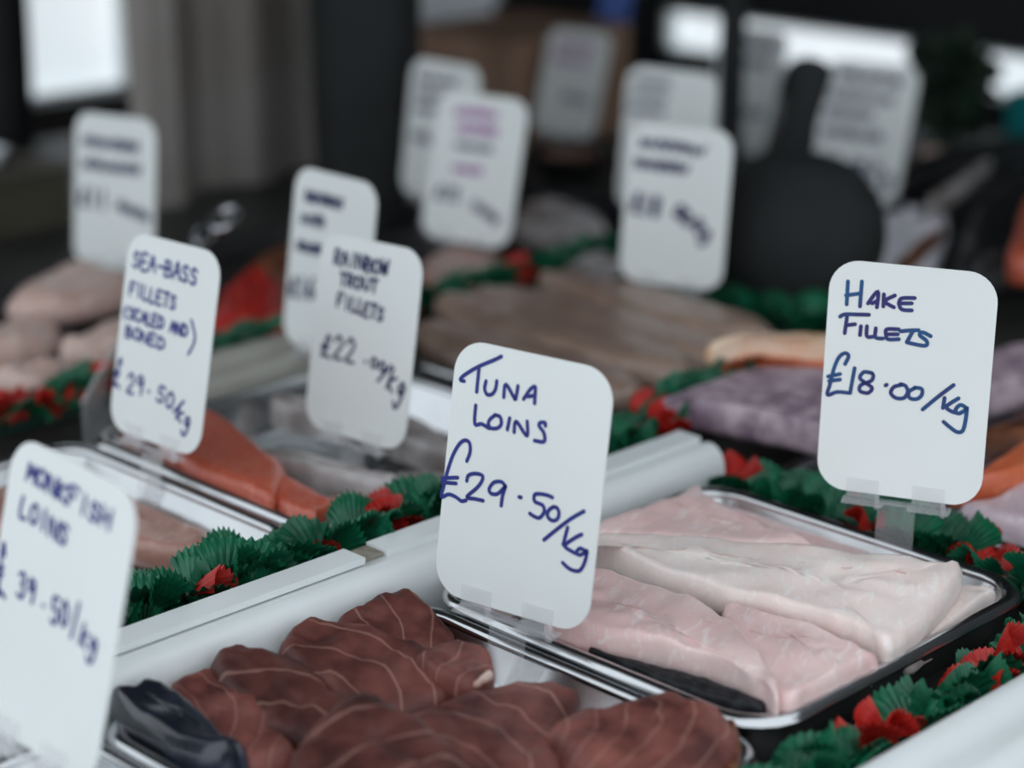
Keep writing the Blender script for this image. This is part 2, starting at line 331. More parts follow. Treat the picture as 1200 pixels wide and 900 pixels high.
LINES={
'monk':[('MONKFISH', -38.6, 128.8, 33.8, 125.2, 8.9), ('LOINS', -39.7, 109.8, 3.4, 106.7, 10.0), ('£', -48.0, 65.2, -39.2, 67.0, 25.7), ('39', -31.5, 70.1, -14.4, 71.2, 11.8), ('.', -9.2, 71.2, -6.3, 71.4, 4.2), ('50', -0.8, 67.5, 14.1, 68.9, 12.5), ('/', 16.6, 65.0, 29.6, 75.0, 12.3), ('kg', 23.6, 65.4, 39.0, 63.3, 9.8)],
'seabass':[('SEA-BASS', -45.2, 122.6, 29.7, 121.8, 11.6), ('FILLETS', -45.6, 101.6, 9.4, 100.2, 9.9), ('(SCALED AND', -49.8, 84.2, 25.9, 83.4, 8.0), ('BONED', -45.3, 70.3, 2.1, 69.4, 8.1), (')', 26.3, 70.4, 37.6, 71.4, 23.1), ('£', -51.9, 31.0, -42.6, 31.0, 21.5), ('29.', -36.4, 31.0, -4.2, 31.4, 13.7), ('50/', -2.2, 31.9, 29.3, 26.0, 11.7), ('kg', 22.0, 23.2, 39.3, 18.2, 11.0)],
'rainbow':[('RAINBOW', -37.7, 126.1, 19.4, 124.7, 10.6), ('TROUT', -29.3, 110.7, 10.8, 111.4, 8.8), ('FILLETS', -29.8, 95.2, 18.9, 91.3, 9.4), ('£22', -41.8, 55.6, -4.4, 55.3, 16.5), ('.00', 1.6, 57.0, 26.6, 55.3, 6.9), ('/kg', 18.9, 47.5, 46.2, 38.7, 16.2)],
'smoked':[('~6', -38.0, 119.9, 12.0, 121.1, 10.4), ('~3', -40.0, 101.0, -8.5, 102.2, 9.8), ('~5', -42.7, 78.9, -6.6, 79.8, 8.4), ('£16', -47.7, 38.8, -12.6, 42.2, 15.6)],
'farleft':[('~7', -41.1, 115.9, 31.3, 114.8, 10.6), ('~8', -41.8, 93.5, 35.1, 94.1, 10.6), ('£11', -45.8, 57.4, -7.3, 57.6, 16.5), ('~4', 3.8, 58.8, 46.0, 49.7, 10.6)],
'pink':[('~5!', -31.1, 124.2, 19.0, 124.9, 10.2), ('~5!', -26.2, 107.6, 21.8, 108.2, 10.2), ('~4', -25.5, 91.3, 18.7, 91.6, 8.5), ('~4!', -24.6, 68.0, 10.7, 68.3, 8.5), ('£15', -40.3, 40.0, -11.6, 39.5, 12.9), ('~4', 2.2, 35.3, 35.6, 21.0, 11.0)],
'pinkback':[('~4', -40.6, 122.8, 18.3, 122.7, 10.0), ('~3', -41.0, 106.1, 1.3, 106.0, 10.0), ('~3', -41.5, 90.3, 0.9, 90.4, 9.1), ('~2', -42.3, 57.6, -11.6, 57.3, 12.9)],
'turbot':[('~7', -40.5, 125.8, 26.3, 122.9, 9.4), ('~6', -45.1, 106.2, 10.8, 104.2, 10.3), ('£18', -46.1, 65.2, -13.4, 62.9, 17.5), ('00/kg', -2.4, 67.2, 34.8, 44.8, 11.8)],
'turbback':[('~4', -46.5, 129.6, -0.0, 129.1, 7.8), ('~4', -49.0, 114.4, -3.3, 114.0, 7.8), ('~4', -50.4, 99.2, -4.7, 99.0, 7.9)],
'far12':[('~4!', -37.0, 120.5, 29.9, 119.0, 13.2), ('~4!', -38.1, 99.8, 23.2, 98.0, 13.2), ('~3', -8.7, 47.5, 39.5, 44.8, 12.0)],
'far13':[('~3', -12.3, 122.9, 36.0, 122.2, 11.4), ('~3', -11.8, 102.2, 31.4, 101.2, 11.4), ('~3', -2.5, 42.1, 41.9, 42.0, 12.4)],
'mid14':[('~6', -38.8, 126.5, 35.3, 124.4, 10.8), ('~6', -42.4, 106.1, 29.6, 105.8, 9.9), ('~5', -43.3, 86.8, 10.7, 86.6, 9.9), ('~6', -42.9, 65.8, 24.5, 65.6, 10.8), ('£14', -49.0, 33.0, -14.8, 32.7, 14.5), ('.00', -10.5, 35.1, 11.8, 34.3, 9.0), ('kg', 14.5, 30.1, 40.7, 18.2, 17.9)],
}
def atd(x, y, d):
    "point seen at pixel (x, y) at camera depth d"
    return CAM + (FW + RGT*((x-600)/FPX) + CU*((450-y)/FPX))*d

# ================================================================== THE SETTING
FZ = -.85; CZ = 1.05; WX = -1.75; WY = 1.75
struct(MB().box((-4, -4, FZ-.05), (4, 4, FZ)).build('floor', M['floor']))
struct(MB().box((WX, -.3, CZ), (.02, WY, CZ+.03)).build('shade_ceiling', M['roof']))  # unseen roof, added and sized to dim the back of the stall
def wall_with_hole(name, axis, at0, thick, a0, a1, h0, h1, z0, z1, mt):
    mb = MB()
    for (s0, s1, q0, q1) in ((a0, h0, FZ, CZ), (h1, a1, FZ, CZ), (h0, h1, FZ, z0), (h0, h1, z1, CZ)):
        if axis == 1 and q1 == CZ: q1 = 2.3  # right wall raised out of view to darken the steel reflections
        if axis == 0: mb.box((at0-thick, s0, q0), (at0, s1, q1))
        else: mb.box((s0, at0, q0), (s1, at0+thick, q1))
    return struct(mb.build(name, mt))
p0, p1 = on_plane(28, 100, 0, WX), on_plane(158, 100, 0, WX)
zb = on_plane(92, 117, 0, WX).z
wall_with_hole('wall_back', 0, WX,   .05, -.3, WY, p0.y, p1.y, zb, .75, M['wall'])  # unseen left stretch added to block light on the far left tag
wr = MB(); y0, y1 = p0.y, p1.y
for a in ((y0, y0+.012, zb, .75), (y1-.012, y1, zb, .75), (y0, y1, zb, zb+.012), (y0, y1, .738, .75), (y0, y1, .3, .312)):
    wr.box((WX-.045, a[0], a[2]), (WX-.005, a[1], a[3]))
win = struct(wr.build('window_1', M['white']))
MB().box((WX-.03, y0+.012, zb+.012), (WX-.025, y1-.012, .738)).build('pane', M['pane'], win)
q0, q1 = on_plane(775, 60, 1, WY), on_plane(1260, 60, 1, WY)
z0, z1 = on_plane(1000, 93, 1, WY).z, on_plane(1000, 36, 1, WY).z
wall_with_hole('wall_right', 1, WY,   .05, WX, 3.2, q0.x, q1.x, z0, z1, M['walld'])  # unseen run to the right added to cut light and darken tray reflections
wr = MB()
for a in ((q0.x, q0.x+.012, z0, z1), (q1.x-.012, q1.x, z0, z1), (q0.x, q1.x, z0, z0+.008), (q0.x, q1.x, z1-.008, z1)):
    wr.box((a[0], WY+.005, a[2]), (a[1], WY+.045, a[3]))
win = struct(wr.build('window_2', M['white']))
MB().box((q0.x+.012, WY+.025, z0+.008), (q1.x-.012, WY+.03, z1-.008)).build('pane', M['pane'], win)

# ================================================================== COUNTER, RAILS
cr = thing('display_counter', (-.6, .2, FZ), 'long dark fish counter carrying all the trays', 'counter')
child(MB().box((-1.55, -1.2, -.06), (.232, 1.6, 0)), 'counter_top', M['counter'], cr)
child(MB().box((-1.50, -1.15, FZ), (.20, 1.55, -.06)), 'counter_body', M['counter'], cr)
child(MB().box((.235, -1.2, FZ), (.287, 1.6, -.005)), 'front_panel', M['mauve'], cr)

def extr(profile, y0, y1):
    n = len(profile)
    return MB().loft([[(x, y0, z) for x, z in profile], [(x, y1, z) for x, z in profile]])
def arc(cx, cz, r, a0, a1, n=6):
    return [(cx+r*math.cos(math.radians(a0+(a1-a0)*i/n)), cz+r*math.sin(math.radians(a0+(a1-a0)*i/n))) for i in range(n+1)]
# front ledge
prof = [(.233, 0), (.233, .030)] + [(x, z) for x, z in reversed(arc(.245, .030, .012, 60, 180))] 
prof = [(.233, 0), (.233, .028), (.236, .034), (.241, .037), (.247, .037), (.252, .033), (.257, .0285), (.263, .0285), (.270, .0315), (.277, .031), (.284, .025), (.288, .016), (.289, 0)]
fl = thing('front_ledge', (.26, .2, 0), 'white moulded plastic ledge along the front of the counter', 'ledge')
child(extr(prof, -1.2, 1.6), 'ledge_moulding', M['white'], fl, smooth=60)
# rail behind the tuna
r1 = thing('tray_rail', (-.11, 0, 0), 'white plastic rail with flat top between tuna tray and parsley trim', 'rail')
prof = [(-.131, 0), (-.131, .046), (-.110, .0455), (-.106, .0475), (-.101, .0478), (-.096, .046), (-.092, .042), (-.0895, .036), (-.0885, .028), (-.0885, 0)]
child(extr(prof, -.60, .298), 'rail_moulding', M['white'], r1, smooth=60)
jy = at(418, 650, .05).y
for a, b, dz in ((-.60, jy, .0), (jy+.018, .298, -.0008)):
    child(MB().box((-.1312, a, .0462+dz), (-.1115, b, .0505+dz)), 'cover_strip', M['white'], r1)
child(MB().box((-.1300, jy+.001, .0458), (-.114, jy+.017, .0482)), 'residue', M['stain'], r1)
# rail in the next row
r2 = thing('tray_rail', (-.50, .2, 0), 'grey ridged rail behind the red trout fillets and sea bass tag', 'rail')
prof = [(-.530, 0), (-.530, .040), (-.524, .047), (-.513, .047), (-.508, .038), (-.502, .034), (-.496, .036), (-.490, .042), (-.480, .042), (-.474, .034), (-.472, 0)]
child(extr(prof, .115, .33), 'rail_moulding', M['rail2'], r2, smooth=60)

# ================================================================== TRAYS
def tray(x0, x1, y0, y1, h, label, r=.028, z=.0, mt='steel'):
    root = thing('fish_tray', ((x0+x1)/2, (y0+y1)/2, z), label, 'tray', 'fish trays on the counter')
    def lp(i, zz): return rrect(x0+i, x1-i, y0+i, y1-i, max(.004, r-i*.6), z+zz)
    pan = MB().loft([lp(.0185, .0), lp(.007, h-.006), lp(.007, h-.0015), lp(.009, h-.0015), lp(.0105, h-.005), lp(.0195, .006), lp(.023, .0028), lp(.032, .002)])
    child(pan, 'pan', M[mt], root, smooth=60)
    loops = []
    for k in range(11):
        a = math.radians(36*k); loops.append(lp(.0055-.0055*math.cos(a), h-.0035+.0042*math.sin(a)))
    child(MB().loft(loops, False, False), 'rolled_rim', M[mt], root, smooth=70)
    return root
tray(-.086, .190, -.233, .006, .028, 'steel tray heaped with dark red tuna', r=.03)
tray(-.080, .182, .001, .270, .035, 'steel tray filled with pale pink hake fillets', r=.034)
tray(-.086, .190, -.50, -.236, .030, 'steel tray under the nearest price tag at the left edge')
tray(-.455, -.190, -.26, .010, .036, 'steel tray of brown fillets below the sea bass tag', z=0)
tray(-.455, -.190, .014, .285, .036, 'steel tray holding red and silver trout fillets')
tray(-.465, -.215, .335, .62, .022, 'shallow steel tray under long tan fillets')
tray(-.085, .190, .335, .64, .022, 'shallow steel tray under purple-skinned salmon')
tray(-.90, -.60, .00, .285, .022, 'black tray of pale fish at far left', mt='blackg')
tray(-.90, -.60, .30, .58, .022, 'black tray with red shellfish behind the grey rail', mt='blackg')
tray(-.90, -.62, .60, .90, .022, 'black tray of silver fillets behind the pink-lettered tag', mt='blackg')

# ================================================================== TUNA
def clamp(pts, x0, x1, y0, y1):
    return [(max(x0, min(x1, p[0])), max(y0, min(y1, p[1]))) for p in pts]
def tuna(pts, zb, th, label, ang, seed, tilt=(0, 0), mt='tuna', edge=.34, amp=.0024):
    return slab(clamp(px2(pts, zb, th), *((-.070, .176, -.220, -.010) if zb < .009 else (-.083, .19, -.226, .0))), zb, th, 'tuna_piece', M[mt], label, 'fish', 'tuna pieces in the steel tray', ang, amp, seed, tilt, edge, .45)
TL = (-.10, .10)
tuna([(380, 742), (398, 712), (440, 697), (488, 704), (533, 740), (528, 775), (470, 790), (400, 778)], .016, .020, 'darkest tuna steak with pale arcs at the back of the tray', .3, 1, (-.22, .16))
tuna([(326, 770), (346, 741), (385, 734), (450, 746), (515, 762), (542, 798), (520, 838), (440, 850), (375, 825), (338, 798)], .020, .020, 'long tuna piece with fanned pale lines below the darkest steak', .9, 2, TL)
tuna([(486, 772), (515, 756), (566, 759), (580, 793), (562, 820), (525, 815), (495, 795)], .030, .015, 'small tuna piece with pale torn tip beside the clear stand', -.5, 3, TL)
tuna([(248, 786), (266, 766), (320, 768), (350, 776), (396, 812), (412, 848), (380, 885), (320, 874), (275, 845), (250, 812)], .020, .020, 'tuna piece with a notched top at the left of the heap', 1.4, 4, TL)
tuna([(188, 818), (250, 798), (300, 822), (340, 868), (345, 915), (250, 922), (200, 870)], .010, .022, 'flat tuna piece beside the blue-black skin', .2, 5, TL)
o6 = tuna([(338, 895), (382, 838), (430, 821), (487, 842), (535, 874), (552, 935), (440, 970), (340, 955)], .026, .022, 'rounded tuna piece with dark centre at the front of the heap', 2.1, 6, TL)
o7 = tuna([(470, 860), (515, 826), (610, 806), (660, 813), (680, 836), (662, 880), (665, 925), (590, 955), (520, 925)], .016, .020, 'smooth tuna piece in front of the clear stand foot', .7, 7, TL)
o8 = tuna([(638, 858), (688, 830), (775, 808), (824, 812), (860, 846), (868, 892), (852, 940), (760, 965), (690, 945), (645, 895)], .018, .026, 'thick tuna piece at the right corner of the tray', -.3, 8, (-.04, .04), edge=.45)
for pts, l, sd in (([(330, 800), (400, 770), (520, 790), (560, 830), (480, 880), (360, 870)], 'tuna piece buried in the middle of the heap', 13), ([(260, 850), (340, 830), (420, 880), (380, 940), (280, 930)], 'tuna piece buried at the left of the heap', 14), ([(540, 860), (640, 840), (760, 870), (740, 950), (600, 960)], 'tuna piece buried at the right of the heap', 15)):
    tuna(pts, .004, .018, l, .4, sd)
e8 = slab(px([(842, 838), (858, 846), (868, 870), (868, 905), (856, 930), (848, 925), (856, 880)], .030), .021, .013, 'skin_edge', M['tend'], ang=.2, seed=9, parent=o8, rough=.0008)
e8.matrix_parent_inverse = Matrix.Rotation(-o8.rotation_euler.z, 4, 'Z')
t3 = slab(px([(553, 806), (562, 799), (572, 792), (579, 787), (580, 791), (572, 800), (560, 807)], .044), .0435, .003, 'torn_tip', M['pale'], seed=3, rough=.004, amp=.0005)
p3 = bpy.data.objects['tuna_piece.002']; t3.parent = p3; t3.matrix_parent_inverse = (Matrix.Translation(p3.location) @ Matrix.Rotation(p3.rotation_euler.z, 4, 'Z')).inverted()
slab(px2([(128, 850), (150, 818), (178, 806), (215, 818), (250, 850), (282, 892), (290, 925), (235, 935), (165, 905)], .006, .034), .006, .034, 'tuna_piece', M['tskin'], 'tuna piece showing shiny blue-black skin beside the nearest tag', 'fish', 'tuna pieces in the steel tray', .6, .001, 11, (-.05, 0), .45)
slab(px2([(420, 930), (520, 900), (560, 960), (480, 1000)], .004, .02), .004, .02, 'tuna_piece', M['tuna'], 'tuna piece cut off by the lower edge of the photo', 'fish', 'tuna pieces in the steel tray', .6, .001, 12)

# ================================================================== HAKE
G = 'hake fillets in the steel tray'
def hk(pts, zb, th, mt, label, ang, amp, seed, edge, keep):
    return slab(clamp(px2(pts, zb, th), -.069, .176, .010, .261), zb, th, 'hake_fillet', M[mt], label, 'fish', G, ang, amp, seed, (0, 0), edge, keep)
va = at(1100, 690, .05)-at(680, 648, .05); hang = math.atan2(va.y, va.x)
hk([(640, 645), (680, 632), (712, 629), (800, 630), (900, 640), (1010, 650), (1108, 662), (1128, 680), (1108, 722), (1078, 772), (1052, 788), (1010, 768), (930, 742), (840, 720), (770, 697), (700, 664), (650, 660)], .030, .021, 'hake', 'largest hake fillet lying across the middle of the tray', hang, .0016, 21, .12, .6)
hk([(640, 640), (680, 590), (716, 558), (745, 545), (800, 572), (868, 604), (940, 640), (950, 675), (850, 680), (720, 665)], .016, .026, 'hake2', 'hake fillet at the back left beside the tuna tag', .2, .0014, 22, .2, .45)
hk([(780, 566), (860, 592), (940, 620), (1020, 652), (1000, 690), (900, 680), (800, 640)], .008, .018, 'hake2', 'thin hake fillet in shade against the far tray wall', .2, .001, 23, .3, .45)
h3 = hk([(640, 742), (640, 700), (690, 670), (740, 676), (800, 696), (860, 728), (900, 786), (914, 838), (893, 836), (850, 808), (770, 786), (690, 770), (640, 752)], .027, .021, 'hake2', 'hake fillet with black skin edge next to the tuna tag', .35, .0018, 24, .22, .5)
sk = slab(px2([(690, 764), (720, 772), (770, 782), (830, 798), (880, 818), (899, 838), (884, 848), (835, 838), (770, 812), (712, 788)], .024, .012), .024, .012, 'skin', M['blackskin'], ang=.35, seed=25, amp=.0008, rough=.003)
sk.parent = h3; sk.matrix_parent_inverse = (Matrix.Translation(h3.location) @ Matrix.Rotation(h3.rotation_euler.z, 4, 'Z')).inverted()
hk([(845, 722), (900, 724), (965, 740), (1030, 774), (1042, 802), (1012, 826), (962, 842), (915, 848), (880, 800)], .025, .020, 'hake2', 'short thick hake piece at the front corner of the tray', .5, .0016, 26, .14, .65)
hk([(1100, 692), (1150, 688), (1166, 703), (1152, 724), (1092, 772), (1060, 790), (1055, 740)], .016, .016, 'hake', 'hake tail end showing under the right of the largest fillet', .9, .001, 27, .3, .5)
hk([(700, 690), (760, 640), (900, 660), (1030, 690), (1060, 760), (940, 760), (800, 730)], .004, .024, 'hake2', 'lower hake fillet under the largest one', .9, .001, 28, .3, .5)

# ================================================================== OTHER FISH
G = 'trout fillets behind the sea bass tag'
slab(clamp(px2([(186, 522), (222, 480), (258, 486), (304, 522), (338, 560), (314, 606), (255, 596), (205, 566)], .028, .018), -.440, -.204, .0235, .270), .028, .018, 'trout_fillet', M['trout'], 'broad red trout fillet right of the sea bass tag', 'fish', G, .6, .0008, 31)
slab(clamp(px2([(296, 610), (332, 560), (392, 590), (436, 622), (395, 668), (330, 654)], .026, .018), -.440, -.204, .0235, .270), .026, .018, 'trout_fillet', M['trout'], 'red trout fillet just behind the parsley trim', 'fish', G, .6, .0008, 32)
slab(clamp(px2([(370, 596), (420, 580), (470, 610), (450, 640), (410, 630)], .020, .018), -.440, -.204, .0235, .270), .020, .018, 'trout_fillet', M['trout'], 'red trout fillet mostly hidden by red trim leaves', 'fish', G, .6, .0008, 33)
slab(clamp(px2([(315, 480), (335, 466), (385, 476), (440, 500), (430, 516), (380, 512), (330, 502)], .014, .022), -.440, -.204, .0235, .270), .014, .022, 'trout_fillet', M['silver'], 'silver-skinned trout fillet behind the rainbow trout tag', 'fish', G, .2, .0008, 34)
slab(clamp(px2([(296, 542), (318, 530), (370, 534), (440, 556), (470, 580), (430, 592), (360, 574), (315, 562)], .018, .020), -.440, -.204, .0235, .270), .018, .020, 'trout_fillet', M['silver'], 'silver-skinned trout fillet in front of the rainbow trout tag', 'fish', G, .2, .0008, 35)
slab(clamp(px2([(440, 500), (480, 490), (530, 520), (560, 560), (500, 556), (450, 530)], .008, .024), -.440, -.204, .0235, .270), .008, .024, 'trout_fillet', M['silver'], 'silver trout fillet between rainbow trout and tuna tags', 'fish', G, .2, .0008, 36)
slab(clamp(px2([(470, 556), (540, 560), (580, 590), (520, 600), (470, 590)], .004, .022), -.440, -.204, .0235, .270), .004, .022, 'trout_fillet', M['silver'], 'silver trout fillet low behind the tuna tag', 'fish', G, .2, .0008, 37)
G = 'brown fillets in the left tray'
slab(clamp(px2([(120, 585), (165, 572), (232, 604), (262, 640), (215, 672), (150, 660), (110, 620)], .004, .020), -.432, -.212, -.24, -.012), .004, .020, 'brown_fillet', M['brownf'], 'brown-pink fillet below the sea bass tag', 'fish', G, .6, .001, 41)
slab(clamp(px2([(-60, 560), (0, 540), (60, 560), (90, 610), (30, 650), (-50, 620)], .004, .022), -.432, -.212, -.24, -.012), .004, .022, 'brown_fillet', M['brownf'], 'brown-pink fillet behind the nearest tag at the left edge', 'fish', G, .6, .001, 42)
slab(clamp(px2([(60, 640), (140, 660), (180, 720), (80, 740), (20, 690)], .004, .022), -.432, -.212, -.24, -.012), .004, .022, 'brown_fillet', M['brownf'], 'brown fillet hidden behind the nearest tag', 'fish', G, .6, .001, 43)
G = 'long tan fillets'
for i, (yy, xa, xb, l) in enumerate(((.375, -.49, -.235, 'tan fillet nearest the tuna tag'), (.435, -.53, -.23, 'second tan fillet from the tuna tag'), (.495, -.54, -.24, 'third tan fillet from the tuna tag'), (.555, -.52, -.25, 'tan fillet farthest from the tuna tag'))):
    w_ = .037
    slab([(xa, yy), (xa+.05, yy-w_*.8), (xa+.13, yy-w_), (xb-.04, yy-w_*.8), (xb, yy-.005), (xb-.03, yy+w_*.7), (xa+.12, yy+w_), (xa+.04, yy+w_*.7)], .021+.004*(i % 2), .022, 'tan_fillet', M['tan'], l, 'fish', G, .05*i, .002, 50+i, (0, 0), .5, .35)
G = 'salmon sides right of the parsley trim'
slab(px2([(766, 484), (800, 456), (868, 434), (930, 428), (1000, 440), (1040, 500), (1040, 560), (990, 545), (940, 528), (860, 512), (800, 500)], .038, .024), .038, .024, 'salmon_side', M['purple'], 'purple-grey skinned salmon side left of the hake tag', 'fish', G, .4, .0008, 61, (0, 0), .2, .5)
slab(px2([(826, 424), (856, 402), (915, 391), (990, 394), (1040, 425), (1000, 436), (940, 424), (880, 420)], .056, .020), .056, .020, 'salmon_side', M['cream'], 'cream-edged curled salmon belly behind the purple-skinned side', 'fish', G, .4, .0012, 62, (0, 0), .5, .3)
slab(px2([(840, 436), (880, 418), (940, 422), (1000, 434), (1040, 450), (1000, 462), (930, 450), (870, 442)], .040, .022), .040, .022, 'salmon_side', M['orange'], 'orange salmon flesh showing between the cream belly and the purple skin', 'fish', G, .4, .0012, 67, (0, 0), .5, .3)
slab(px2([(1100, 470), (1150, 415), (1230, 400), (1260, 440), (1220, 470), (1150, 490)], .022, .026), .022, .026, 'salmon_side', M['purple'], 'purple-grey salmon side right of the hake tag', 'fish', G, .4, .0008, 63)
slab(px2([(1110, 590), (1150, 555), (1215, 510), (1260, 520), (1240, 560), (1180, 585)], .022, .022), .022, .022, 'salmon_side', M['orange'], 'orange salmon piece at the right edge below the purple skin', 'fish', G, .4, .0008, 64)
slab(px2([(1120, 615), (1165, 585), (1210, 560), (1270, 570), (1240, 640), (1180, 640)], .010, .022), .010, .022, 'salmon_side', M['lilac'], 'pale lilac fillet at the right edge under the orange piece', 'fish', G, .4, .0008, 65)
slab(px2([(1120, 545), (1150, 510), (1230, 470), (1260, 500), (1200, 530)], .014, .02), .014, .02, 'salmon_side', M['tend'], 'brown salmon strip right of the hake tag', 'fish', G, .4, .0008, 66)
G = 'pale fish pieces at far left'
for i, (pts, l, zb_, mt_) in enumerate((
    ([(5, 362), (35, 328), (85, 304), (140, 318), (160, 352), (100, 376), (45, 380)], 'topmost pale fish piece below the far left tag', .022, 'pale'),
    ([(-40, 410), (0, 378), (50, 372), (75, 400), (40, 430), (-20, 440)], 'pale fish piece at the left edge above the red trim', .012, 'pale'),
    ([(70, 420), (92, 388), (140, 378), (175, 395), (150, 430), (100, 436)], 'pale fish piece behind the sea bass tag', .010, 'pale'),
    ([(-10, 470), (10, 432), (60, 424), (85, 448), (50, 476)], 'lowest pale fish piece at the far left edge', .006, 'pale'))):
    slab(px2(pts, zb_, .03), zb_, .03, 'fish_piece', M[mt_], l, 'fish', G, .3*i, .003, 70+i, (0, 0), .6, .3)
G = 'red shellfish in the black tray'
for i, (pts, l) in enumerate((([(248, 388), (255, 350), (300, 326), (330, 340), (325, 380), (285, 394)], 'bright red shellfish right of the sea bass tag'), ([(290, 400), (320, 376), (350, 380), (345, 410), (310, 412)], 'small dark red shellfish beside the bright red one'))):
    slab(px(pts, .02), .004, .03, 'shellfish', M['red'], l, 'shellfish', G, .3*i, .004, 80+i, (0, 0), .7, .3, nf=80)
slab(px2([(290, 335), (300, 300), (350, 290), (370, 320), (340, 345)], .004, .03), .004, .03, 'fish_piece', M['tend'], 'brown fish piece left of the half-hidden tag', 'fish', None, .3, .003, 85, (0, 0), .6, .3)
G = 'silver fillets behind the pink-lettered tag'
for i, (pts, l) in enumerate((([(600, 262), (630, 236), (690, 250), (710, 270), (650, 280)], 'pale silver fillet right of the pink-lettered tag'), ([(640, 292), (680, 276), (720, 290), (700, 310), (650, 310)], 'silver fillet left of the plain fillet tag'), ([(480, 330), (520, 296), (580, 300), (590, 330), (520, 345)], 'dull brown fillet below the pink-lettered tag'))):
    slab(px(pts, .022), .004, .026, 'fish_piece', M['brownf' if i == 2 else 'silver'], l, 'fish', G, .3, .002, 90+i)
slab(px2([(640, 330), (680, 310), (735, 300), (745, 330), (720, 352), (670, 350)], .002, .024), .002, .024, 'fish_piece', M['silver'], 'grey fish piece behind the tan fillets', 'fish', None, .3, .002, 95)
# dark whole fish and packaging on the right
G = 'dark fish at the right edge'
slab(px2([(1122, 330), (1130, 265), (1158, 215), (1230, 200), (1270, 260), (1240, 330), (1160, 350)], .0, .05), .0, .05, 'dark_fish', M['blackg'], 'large black fish at the right edge above the hake tag', 'fish', G, .4, .003, 101, (0, 0), .6, .3)
slab(px2([(1055, 232), (1070, 185), (1130, 170), (1220, 165), (1240, 190), (1130, 215)], .0, .035), .0, .035, 'dark_fish', M['blackg'], 'black fish lying behind the crumpled paper', 'fish', G, .2, .003, 102, (0, 0), .6, .3)
slab(px2([(1086, 240), (1110, 218), (1150, 190), (1160, 198), (1130, 228), (1100, 248)], .036, .016), .036, .016, 'fish_piece', M['silver'], 'thin silver sliver standing in for the highlight on the black fish', 'fish', None, .4, .001, 103)  # sheen of the black fish, modelled as a separate silver sliver
slab(px2([(985, 330), (1010, 262), (1060, 246), (1108, 246), (1104, 300), (1080, 340), (1030, 350)], .002, .026), .002, .026, 'crumpled_paper', M['paper'], 'crumpled lilac-white wrapping paper behind the hake tag', 'paper', None, .4, .006, 104, (0, 0), .4, .3, nf=60)
slab(px2([(1050, 312), (1075, 285), (1102, 268), (1106, 276), (1085, 300), (1062, 318)], .029, .012), .029, .012, 'fish_piece', M['tend'], 'brown strip lying on the crumpled paper', 'fish', None, .4, .001, 105)
slab(px2([(1182, 330), (1188, 280), (1202, 235), (1240, 225), (1250, 320)], .05, .03), .05, .03, 'salmon_side', M['trout'], 'orange fish piece on the black fish at the right edge', 'fish', None, .4, .001, 106)
# big black fish with raised tail
bf = MB(); c = at(930, 292, .06)
loops = []
for i in range(13):
    t = math.pi*i/12; r = .080*math.sin(t)**.75 if 0 < i < 12 else .006
    loops.append([(c.x+r*math.cos(a*math.pi/10)*1.05, c.y+r*math.sin(a*math.pi/10)*1.05, .074-.074*math.cos(t)) for a in range(20)])
bf.loft(loops)
o = bf.build('black_fish', M['black'], None, loc=(c.x, c.y, 0), smooth=70); tag(o, 'large rounded black fish body with raised tail behind the fillet tag', 'fish')
tl = MB().tube([c+Vector((-.01, 0, .0)), atd(925, 195, 2.12), atd(938, 140, 2.15), atd(950, 84, 2.18)], [.03, .022, .018, .024], 12)
tlo = tl.build('tail', M['black'], None, smooth=70); tlo.parent = o; tlo.matrix_parent_inverse = Matrix.Translation(o.location).inverted()

# ================================================================== PARSLEY TRIM
def leaf_mesh(name, mt, seed, wide=.95, L=.030):
    rnd = random.Random(seed); n = 23; rows = 5; vs = []; fs = []
    for r in range(rows):
        t = r/(rows-1)
        for j in range(n):
            s = j/(n-1)*2-1; a = s*wide
            rad = L*(.06+.94*t)*(1-.18*s*s)
            if r == rows-1: rad *= 1.03 if j % 2 else .95
            ridge = (.0006 if j % 2 else -.0006)*t
            curl = .010*t*t*(.7+.5*abs(s)) + .003*math.sin(3*s+seed)*t
            vs.append((rad*math.sin(a), -curl+ridge+rnd.uniform(-.0003, .0003), rad*math.cos(a)))
    for r in range(rows-1):
        for j in range(n-1):
            fs.append((r*n+j, r*n+j+1, (r+1)*n+j+1, (r+1)*n+j))
    me = bpy.data.meshes.new(name); me.from_pydata(vs, [], fs); me.update(); me.materials.append(mt)
    me.polygons.foreach_set('use_smooth', [False]*len(me.polygons))
    return me
GL = [leaf_mesh('leaf', M['green'], s, wd, l) for s, wd, l in ((1, 1.05, .031), (2, .8, .034), (3, 1.2, .028), (4, .5, .036))]
RL = [leaf_mesh('leaf', M['red'], s, wd, l) for s, wd, l in ((5, .6, .029), (6, .42, .033), (7, .9, .025))]
DL = [leaf_mesh('leaf', M['leafd'], s, wd, l) for s, wd, l in ((1, .95, .034), (2, .7, .04), (3, 1.1, .03))]

